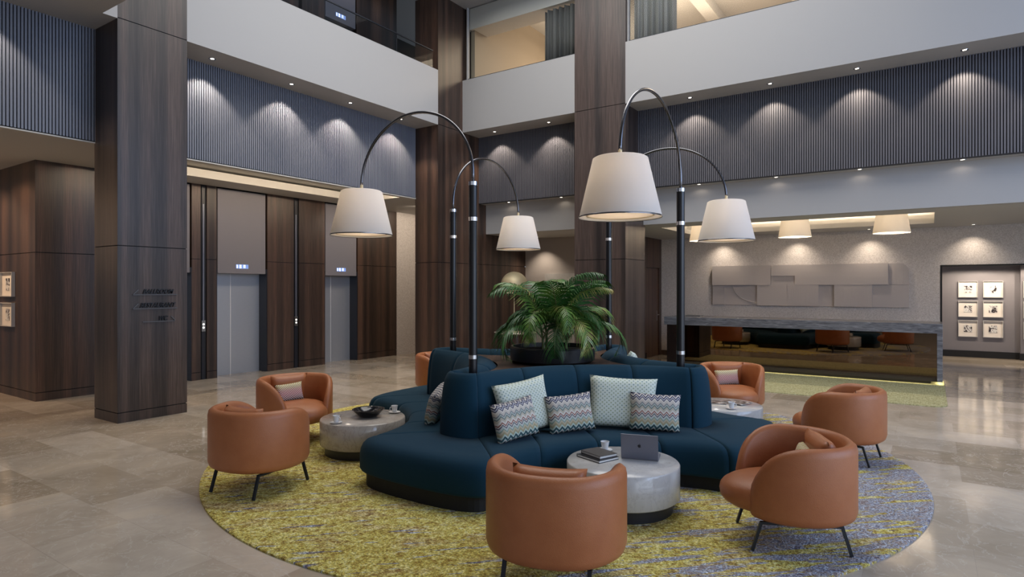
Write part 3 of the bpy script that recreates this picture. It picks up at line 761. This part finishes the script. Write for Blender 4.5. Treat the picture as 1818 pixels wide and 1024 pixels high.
# inner wooden deck, a little below the back's rim
def deck_ring(z):
    return ring('I', z)
mb = MB(); r0 = deck_ring(.935)
cvs = [mb.bm.verts.new(p) for p in r0]; cc = mb.bm.verts.new((0, 0, .935))
for i in range(len(cvs)): mb.bm.faces.new((cvs[i], cvs[(i + 1) % len(cvs)], cc))
mb.build('inner_deck', M['woodmid'], sofa)

# arched lamps
def arched_lamp(rel, arm, label):
    t = empty('arched_floor_lamp', (C.x + rel[0], C.y + rel[1], .935 + RZ), 0, label, 'floor lamp', 'arched lamps rising from the island sofa')
    zb = .935 + RZ
    MB().lathe([(.0405, 0), (.0405, 2.80 - zb)], 20, cap0=True, cap1=True).build('pole', M['black'], t, smooth=True)
    for z in (1.14, 2.46, 2.80):
        MB().lathe([(.039, z - .02 - zb), (.044, z - .018 - zb), (.044, z + .018 - zb), (.02, z + .02 - zb)], 20).build('collar', M['chrome'], t, smooth=True)
    d = Vector((arm[0], arm[1], 0)).normalized(); L = Vector(arm).length
    pts = [Vector((0, 0, 2.78 - zb))] + [d * (L / 2 - L / 2 * math.cos(a)) + Vector((0, 0, 2.90 - zb + .69 * math.sin(a))) for a in [k * PI / 40 for k in range(41)]]
    MB().tube([tuple(p) for p in pts], .0145, 10).build('arm', M['darkchrome'], t, smooth='all')
    e = d * L; z0 = 2.372 - zb
    sh = MB().lathe([(.333, z0), (.222, z0 + .475), (.205, z0 + .485), (.200, z0 + .48), (.217, z0 + .472), (.328, z0 + .004)], 56, (e.x, e.y)).build('shade', M['shade'], t, smooth=True, angle=60)
    MB().lathe([(.205, z0 + .484), (.02, z0 + .486)], 40, (e.x, e.y)).build('shade_cap', M['shade'], sh)
    MB().lathe([(.3345, z0 - .003), (.3355, z0 + .006), (.333, z0 + .009)], 56, (e.x, e.y)).build('rim', M['darkchrome'], sh, smooth=True)
    MB().lathe([(.270, z0 + .018), (.001, z0 + .018)], 40, (e.x, e.y)).build('diffuser', M['diffuser'], sh)
    MB().lathe([(.272, z0 + .012), (.272, z0 + .03), (.266, z0 + .03), (.266, z0 + .012)], 40, (e.x, e.y)).build('diffuser_ring', M['brass'], sh)
    MB().tube([(e.x, e.y, z0 + .48), (e.x, e.y, 2.92 - zb)], .016, 10).build('socket', M['brass'], sh, smooth=True)
    l = bpy.data.lights.new('bulb', 'POINT'); l.energy = 4.5; l.color = (1, .76, .52); l.shadow_soft_size = .07
    o = bpy.data.objects.new('bulb', l); COL.objects.link(o); o.parent = sh; o.location = (e.x, e.y, z0 + .36)
arched_lamp((-.02, -1.47), (-1.50, -.04), 'arched floor lamp whose shade hangs leftmost, over the table with black bowl')
arched_lamp((1.50, .03), (.03, -1.56), 'arched floor lamp with the largest, nearest shade, over the laptop table')
arched_lamp((-1.50, .03), (.02, 1.50), 'rear arched lamp with smallest shade, in front of the back alcove')
arched_lamp((.0, 1.52), (1.56, .0), 'rear arched lamp whose shade hangs in front of the reception desk')

# planter and palm
PZ = .935 + RZ
t = empty('palm_planter', (C.x, C.y, PZ), 0, 'round black planter in the middle of the island sofa', 'planter')
MB().lathe([(.001, 0), (.44, 0), (.485, .03), (.49, .165), (.48, .18), (.455, .18), (.45, .12)], 48).build('pot', M['black'], t, smooth=True)
MB().lathe([(.45, .13), (.2, .15), (.001, .155)], 40).build('soil', M['soil'], t)
palm = empty('potted_palm', (C.x, C.y, PZ + .15), 0, 'bushy green palm with drooping fronds in the black planter', 'palm')
rnd = random.Random(11)
def frond(az, el, L, base, hz):
    p = Vector(base); a = el; pts = [p.copy()]; n = 16
    dh = Vector((math.cos(az), math.sin(az), 0)); side = Vector((-math.sin(az), math.cos(az), 0))
    for i in range(n):
        f = i / n
        a -= (.035 + .19 * f) * hz
        p = p + (dh * math.cos(a) + Vector((0, 0, 1)) * math.sin(a)) * L / n
        pts.append(p.copy())
    mb = MB(); mb.mi = 1
    mb.tube([tuple(q) for q in pts], [.009 * (1 - .85 * i / n) for i in range(n + 1)], 5)
    mb.mi = 0; nl = 27
    for k in range(nl):
        f = .22 + .78 * k / (nl - 1); x = f * n; i = min(int(x), n - 1); q = pts[i].lerp(pts[i + 1], x - i)
        tg = (pts[i + 1] - pts[i]).normalized(); up = side.cross(tg).normalized()
        if up.z < 0: up = -up
        ll = L * .36 * (math.sin(PI * (f * .86 + .10)) ** .7) * rnd.uniform(.85, 1.1)
        for sgn in (-1, 1):
            d = (side * sgn * .80 + tg * (.55 + .5 * f) + up * .15).normalized()
            w = .0092 + .003 * (1 - f); c = tg * w
            m = []
            pos = q.copy(); dd = d.copy()
            for s in range(4):
                ww = (1, 1.1, .75, .05)[s]
                m.append((pos - c * ww, pos + c * ww))
                dd = (dd + Vector((0, 0, -.36)) * (s + .6) * .8).normalized(); pos = pos + dd * ll / 3
            vs = [tuple(v) for pr_ in m for v in pr_]
            mb.verts(vs, [(0, 1, 3, 2), (2, 3, 5, 4), (4, 5, 7, 6)])
    mb.build('frond', [M['leaf'], M['stem']], palm, smooth='all')
stems = [(.03, 0, .18), (-.10, .05, .14), (.10, -.06, .16), (0, .10, .2), (-.05, -.11, .12), (.13, .08, .1)]
for sx, sy, sh in stems:
    MB().tube([(sx, sy, -.02), (sx * 1.1, sy * 1.1, sh)], [.022, .014], 8).build('stem', M['stem'], palm, smooth=True)
NF = 30
for i in range(NF):
    az = i * 2.39996 + rnd.uniform(-.2, .2); tier = i / NF
    el = math.radians(88 - 40 * tier ** .85 + rnd.uniform(-6, 6))
    s = stems[i % len(stems)]
    frond(az, el, rnd.uniform(.78, .92) * (1.15 if tier < .3 else 1.05), (s[0] * 1.1, s[1] * 1.1, s[2]), rnd.uniform(.85, 1.1) * (.92 if tier < .3 else 1.62))

# ------------------------------------------------------------ coffee tables
def table(rel, mat, label, r=.455):
    t = empty('coffee_table', (C.x + rel[0], C.y + rel[1], RZ), 0, label, 'coffee table', 'round marble coffee tables')
    MB().lathe([(.001, .0), (r - .055, 0), (r - .055, .10), (.001, .10)], 64).build('plinth', M['navyblack'], t, smooth=True)
    MB().lathe([(.001, .10), (r - .012, .10), (r, .112), (r, .362), (r - .010, .372), (.001, .373)], 64).build('marble_drum', mat, t, smooth=True, angle=50)
table((-1.53, -1.48), M['marble_brown'], 'round veined marble table with a black bowl and two cups, at left')
table((1.53, -1.48), M['marble'], 'round white marble table with the laptop, nearest the viewer')
table((1.53, 1.48), M['marble'], 'round marble table with magazines, right of the sofa and near the desk')
table((-1.53, 1.48), M['marble'], 'round marble table hidden behind the left rear of the sofa')
TZ = .373 + RZ
# cups
cup = empty('coffee_cup', (0, 0, 0), 0, 'x', 'cup')
MB().lathe([(.001, .012), (.022, .012), (.026, .02), (.036, .075), (.038, .082), (.035, .082), (.032, .072), (.022, .02), (.001, .018)], 28).build('bowl', M['porcelain'], cup, smooth=True, angle=60)
MB().lathe([(.001, 0), (.035, 0), (.062, .010), (.064, .013), (.034, .008), (.001, .008)], 32).build('saucer', M['porcelain'], cup, smooth=True)
MB().tube([(.034 + .018 * math.sin(a), 0, .047 + .02 * math.cos(a)) for a in [k * PI / 8 for k in range(9)]], .004, 8).build('handle', M['porcelain'], cup, smooth='all')
cups = [((1.28, -1.289), 2.2, 'white cup and saucer behind the books on the laptop table'), ((-1.518, -1.86), .2, 'white cup and saucer at the near left of the black bowl'),
        ((-1.40, -1.13), 4.0, 'white cup and saucer to the right of the black bowl'), ((1.70, 1.216), .3, 'white cup and saucer beside the magazines on the right table'),
        ((-1.35, 1.3), 1.0, 'white cup and saucer on the table hidden behind the sofa')]
for i, (p, rz, lab) in enumerate(cups):
    c = cup if i == 0 else copy_tree(cup)
    c.location = (C.x + p[0], C.y + p[1], TZ); c.rotation_euler.z = rz; c['label'] = lab; c['group'] = 'espresso cups on the tables'
# bowl
b = MB().lathe([(.001, 0), (.085, 0), (.11, .02), (.16, .065), (.175, .085), (.165, .088), (.15, .075), (.10, .035), (.001, .025)], 48).build('fruit_bowl', plain('black_gloss', (.006, .006, .008), .08), smooth=True, angle=70)
b.location = (C.x - 1.49, C.y - 1.44, TZ); tag(b, 'wide shallow glossy black bowl on the left marble table', 'bowl')
# books on the laptop table
def book(cx, cy, z, w, l, h, rz, cm, label):
    t = empty('book', (cx, cy, z), rz, label, 'book', 'books on the laptop table')
    MB().box(-w / 2, w / 2, -l / 2, l / 2, h - .004, h).box(-w / 2, w / 2, -l / 2, l / 2, 0, .004).box(-w / 2, -w / 2 + .004, -l / 2, l / 2, .004, h - .004).build('cover', cm, t)
    MB().box(-w / 2 + .004, w / 2 - .003, -l / 2 + .003, l / 2 - .003, .004, h - .004).build('pages', M['paper'], t)
ang = math.radians(-20)
book(C.x + 1.325, C.y - 1.525, TZ, .27, .22, .022, ang, M['bookdark'], 'black-covered book lying lower under the brown one on laptop table')
book(C.x + 1.325, C.y - 1.50, TZ + .022, .24, .185, .024, ang - .05, M['bookcover'], 'brown-covered book on top of the black one on laptop table')
# laptop
lr = math.radians(16)
t = empty('laptop', (C.x + 1.64, C.y - 1.39, TZ), lr, 'open grey laptop with a dark apple emblem, seen from behind', 'laptop')
MB().box(-.15, .15, 0, .21, 0, .014).build('base', M['laptop'], t, bevel=.004)
MB().box(-.13, .13, .02, .11, .014, .0155).build('keyboard', M['bookdark'], t)
lid = MB().box(-.15, .15, -.007, 0, 0, .207).build('lid', M['laptop'], t, bevel=.003); lid.location = (0, .0, .012); lid.rotation_euler.x = math.radians(10)
sc = MB().box(-.144, .144, .0002, .001, .006, .201).build('screen', M['screen'], lid)
def apple():
    pts = []
    N = 48
    for k in range(N):
        a = -PI / 2 + 2 * PI * k / N
        x, y = .0135 * math.cos(a), .0145 * math.sin(a)
        x *= 1 + .12 * math.sin(a); y += -.0022 * math.exp(-(x / .004) ** 2) * (1 if math.sin(a) > 0 else -.6)
        if math.cos(a) > .3:      # bite on the right as seen by the viewer
            d = math.hypot(x - .0165, y - .002)
            if d < .0075: x = .0165 - math.sqrt(max(.0075 ** 2 - (y - .002) ** 2, 0))
        pts.append((x, y))
    return pts
ap = apple(); z0 = .110
mb = MB().grid([[(x, yy, z0 + z) for x, z in ap] for yy in (-.0071, -.0078)], closed_u=True, cap1=True)
lf = [(.001, .0155), (.0015, .020), (.0045, .0235), (.0065, .024), (.0062, .020), (.004, .0165)]
mb.grid([[(x, yy, z0 + z) for x, z in lf] for yy in (-.0071, -.0078)], closed_u=True, cap1=True)
mb.build('emblem', M['black'], lid)
# magazines
def magazine(p, rz, k, label, z):
    n = NT('magazine_cover'); f = n.noise(n.coord('Object', (1, 1, 1), (0, 0, 0), (k, 0, 0)), 14, 2, .5, 1)
    m = n.set(col=n.ramp(f, [(.4, (.02, .02, .02)), (.5, (.12, .10, .09)), (.58, (.55, .52, .5))]), rough=.3)
    t = empty('magazine', (C.x + p[0], C.y + p[1], z), rz, label, 'magazine', 'magazines on the right marble table')
    MB().box(-.14, .14, -.105, .105, .006, .008).box(-.14, .14, -.105, .105, 0, .001).build('cover', m, t)
    MB().box(-.138, .138, -.103, .103, .001, .006).build('pages', M['paper'], t)
magazine((1.42, 1.52), .2, 1, 'dark magazine at the left on the right marble table', TZ)
magazine((1.66, 1.62), -.4, 5, 'dark magazine at the right on the right marble table', TZ + .009)

# ------------------------------------------------------------ armchairs
def armchair_proto():
    t = empty('armchair', (0, 0, 0), 0, 'x', 'armchair')
    ZB, ZT = .212, .735
    n = 64; rows = []
    def path(s):      # s in [-1,1], 0 at the back; returns (x,y), half width grows forward
        a = abs(s); sg = 1 if s >= 0 else -1
        th = a * math.radians(152)
        x = .4275 * math.sin(th) ** .85 if th < PI else 0
        y = -.40 * math.cos(th) if th < PI / 2 else -.40 * math.cos(th)
        return Vector((sg * x, y, 0))
    for i in range(n + 1):
        s = -1 + 2 * i / n
        p = path(s); d = (path(min(s + .01, 1)) - path(max(s - .01, -1))).normalized()
        nin = Vector((-d.y, d.x, 0))
        if nin.dot(Vector((0, .02, 0)) - p) < 0: nin = -nin
        a = abs(s)
        q = max(0, (a - .55) / .45)
        top = .30 + (ZT - .30) * math.sqrt(max(0, 1 - q ** 2.3)) if q < 1 else .30
        top += 0.0
        th = .085 * (1 - .25 * q)
        if i in (0, n): top = .27
        H = top - ZB
        prof = [(.30, 0), (.10, .002), (.04, .008), (.012, .028), (0, .065), (0, H * .45 + .03), (0, max(H - .06, .05)), (.008, max(H - .022, .06)), (.03, max(H - .003, .065)), (th * .55, H + .002), (th * .8, H - .008), (th, max(H - .04, .05)), (th + .008, max(H * .6, .045)), (th + .01, .04)]
        if i in (0, n): prof = [(u * .8 + .02, v) for u, v in prof]
        rows.append([tuple(p + nin * u + Vector((0, 0, ZB + v))) for u, v in prof])
    MB().grid(rows, cap0=True, cap1=True).build('shell', M['leather'], t, smooth='all')
    # seat: a rounded nose that swells out past the arms
    rows = []
    for i in range(15):
        ph = -PI / 2 + PI * i / 14
        c, s = math.cos(ph), math.sin(ph); c = max(c, 0) ** .62; sz = math.copysign(abs(s) ** .8, s)
        rows.append([(.352 * c * math.cos(k * PI / 20) * (1 - .10 * max(0, math.sin(k * PI / 20))), .055 + (.44 if math.sin(k * PI / 20) > 0 else .36) * c * math.sin(k * PI / 20), .333 + .126 * sz) for k in range(40)])
    MB().grid(rows, closed_u=True).build('seat', M['leather'], t, smooth='all')
    pl = soft('back_cushion', .225, .19, .07, M['leather'], t)
    pl.location = (0, -.215, .562); pl.rotation_euler = (math.radians(-14), 0, 0)
    fr = MB()
    for sx in (-1, 1):
        fr.bar((sx * .25, -.25, .193), (sx * .25, .27, .193), .026, .018)
    fr.bar((-.25, -.12, .200), (.25, -.12, .200), .028, .018); fr.bar((-.25, .16, .200), (.25, .16, .200), .028, .018)
    fr.build('leg_frame', M['legs'], t)
    for sx in (-1, 1):
        for sy in (-1, 1):
            y0 = .265 if sy > 0 else -.245
            MB().bar((sx * .25, y0, .198), (sx * .255, y0 + sy * .06, .004), .024, .018).build('leg', M['legs'], t)
    return t
def soft(name, hw, hh, th, mat, parent=None, pinch=.07, n=14, pw=.42):
    """a stuffed cushion standing in the XZ plane"""
    mb = MB()
    for sg in (-1, 1):
        rows = []
        for j in range(n + 1):
            v = -1 + 2 * j / n; row = []
            for i in range(n + 1):
                u = -1 + 2 * i / n
                x = u * hw * (1 - pinch * (1 - v * v) ** 1 * (abs(u) ** 3) ); z = v * hh * (1 - pinch * (1 - u * u) * (abs(v) ** 3))
                t = th * max(0, (1 - u ** 4) * (1 - v ** 4)) ** pw
                row.append((x, sg * t, z))
            rows.append(row)
        mb.grid(rows)
    bmesh.ops.remove_doubles(mb.bm, verts=mb.bm.verts, dist=1e-5)
    return mb.build(name, mat, parent, smooth='all')
ach = armchair_proto()
chairs = [((-1.38, -2.84), 99, 'tan leather armchair at left with its back to the viewer'),
          ((-2.60, -1.56), -14, 'tan leather armchair facing the viewer at left, with a dotted cushion'),
          ((1.72, -2.90), 107, 'tan leather armchair in the foreground with its back to the viewer'),
          ((2.80, -1.42), 205, 'tan leather armchair at right seen from the side, with a dotted cushion'),
          ((2.85, 1.17), 172, 'tan leather armchair at far right with its back turned, before the green rug'),
          ((1.36, 2.51), -58, 'tan leather armchair facing the viewer near the reception desk, with a dotted cushion'),
          ((-2.87, 1.42), -15, 'tan leather armchair mostly hidden behind the left rear of the sofa'),
          ((-1.40, 2.92), -80, 'tan leather armchair behind the planter, seen only in the desk mirror')]
for i, (p, a, lab) in enumerate(chairs):
    c = ach if i == 0 else copy_tree(ach)
    c.location = (C.x + p[0], C.y + p[1], RZ); c.rotation_euler.z = math.radians(a - 90)
    c['label'] = lab; c['group'] = 'tan armchairs around the island sofa'

def cushion(name, mat, w, h, th, loc, face, lean, roll, label, group):
    o = soft(name, w / 2, h / 2, th, mat)
    R = Matrix.Rotation(math.radians(face) + PI / 2, 4, 'Z') @ Matrix.Rotation(math.radians(-lean), 4, 'X') @ Matrix.Rotation(math.radians(roll), 4, 'Y')
    o.matrix_world = Matrix.Translation(loc) @ R
    return tag(o, label, 'cushion', group)
def on_sofa(q, th, R, z):
    a = math.radians(th); p = Vector((2.2 + R * math.cos(a), -2.2 + R * math.sin(a), 0)); r = -q * PI / 2
    p = Vector((p.x * math.cos(r) - p.y * math.sin(r), p.x * math.sin(r) + p.y * math.cos(r), 0))
    return C + p + Vector((0, 0, z + RZ)), th + 180 - q * 90
G1, G2 = 'zigzag cushions on the sofa', 'spotted cushions on the sofa'
for th, mat, w, h, R, z, lean, roll, fo, lab, g in (
        (159, 'zigzag', .47, .36, 1.80, .60, 14, -6, 0, 'zigzag cushion leftmost on the front seat of the sofa', G1),
        (153, 'spotted', .58, .50, 1.955, .675, 14, -7, 0, 'larger pale green spotted cushion at left, behind two zigzag ones', G2),
        (140, 'zigzag', .47, .36, 1.84, .60, 14, -4, 0, 'zigzag cushion in the middle of the front sofa seat', G1),
        (123.5, 'spotted', .66, .50, 1.93, .67, 15, 3, -6, 'larger pale green spotted cushion at right, tallest on the sofa', G2),
        (114.5, 'zigzag', .48, .36, 1.82, .60, 12, 3, 4, 'zigzag cushion rightmost on the front seat, behind the laptop', G1)):
    p, fa = on_sofa(0, th, R, z)
    cushion('cushion', M[mat], w, h, .075, p, fa + fo, lean, roll, lab, g)
p, fa = on_sofa(1, 117, 1.84, .60)
cushion('cushion', M['zigzag'], .46, .36, .075, p, fa, 16, 12, 'zigzag cushion on the left side of the sofa, partly behind the backrest end', G1)
p, fa = on_sofa(3, 117, 1.95, .715)
cushion('cushion', M['spotted'], .55, .50, .075, p, fa, 14, 10, 'pale cushion on the far side of the sofa behind the palm, only its tip showing', G2)
G3 = 'dotted cushions on the armchairs'
def chair_cushion(i, dx, dy, z, turn, roll, lab):
    (px, py), a, _ = chairs[i]; r = math.radians(a - 90)
    p = C + Vector((px + dx * math.cos(r) - dy * math.sin(r), py + dx * math.sin(r) + dy * math.cos(r), z + RZ))
    cushion('cushion', M['berry'], .33, .215, .05, p, a + turn, 14, roll, lab, G3)
chair_cushion(1, .03, -.09, .545, 0, -3, 'berry dotted cushion on the armchair facing the viewer at left')
chair_cushion(3, .02, -.09, .545, 0, 4, 'berry dotted cushion in the right foreground armchair, only its end showing')
chair_cushion(5, .03, -.09, .545, 0, -3, 'berry dotted cushion on the armchair near the reception desk')

# ------------------------------------------------------------ alcove furniture behind the palm
t = empty('side_table', (-8.2, 12.3, 0), 0, 'round-topped table behind the palm against the wood wall', 'table')
MB().lathe([(.001, .72), (.50, .72), (.52, .74), (.51, .752), (.001, .752)], 48).build('table_top', M['marble_brown'], t, smooth=True)
MB().lathe([(.26, 0), (.26, .02), (.20, .05), (.20, .72)], 32).build('pedestal', M['wood'], t, smooth=True)
t = empty('globe_lamp', (-8.28, 12.36, .752), 0, 'brass globe lamp, cut flat below, on the table behind the palm', 'table lamp')
MB().lathe([(.001, 0), (.13, 0), (.13, .015), (.015, .02), (.012, .9)], 24).build('stem', M['brass'], t, smooth=True)
RG = .325; MB().lathe([(RG * math.sin(a), 1.115 + RG * math.cos(a)) for a in [.01 + k * (2.16) / 24 for k in range(25)]], 48).build('globe', M['brass'], t, smooth='all')
zc = 1.115 + RG * math.cos(2.17)
MB().lathe([(RG * math.sin(2.17), zc), (RG * math.sin(2.17) - .03, zc - .004)], 48).build('lit_rim', plain('lit_rim', (.9, .8, .6), .4, emit=(1, .85, .55), es=2.2), t)
MB().lathe([(RG * math.sin(2.17) - .03, zc + .01), (.001, zc + .01)], 40).build('base_disc', M['brass'], t)
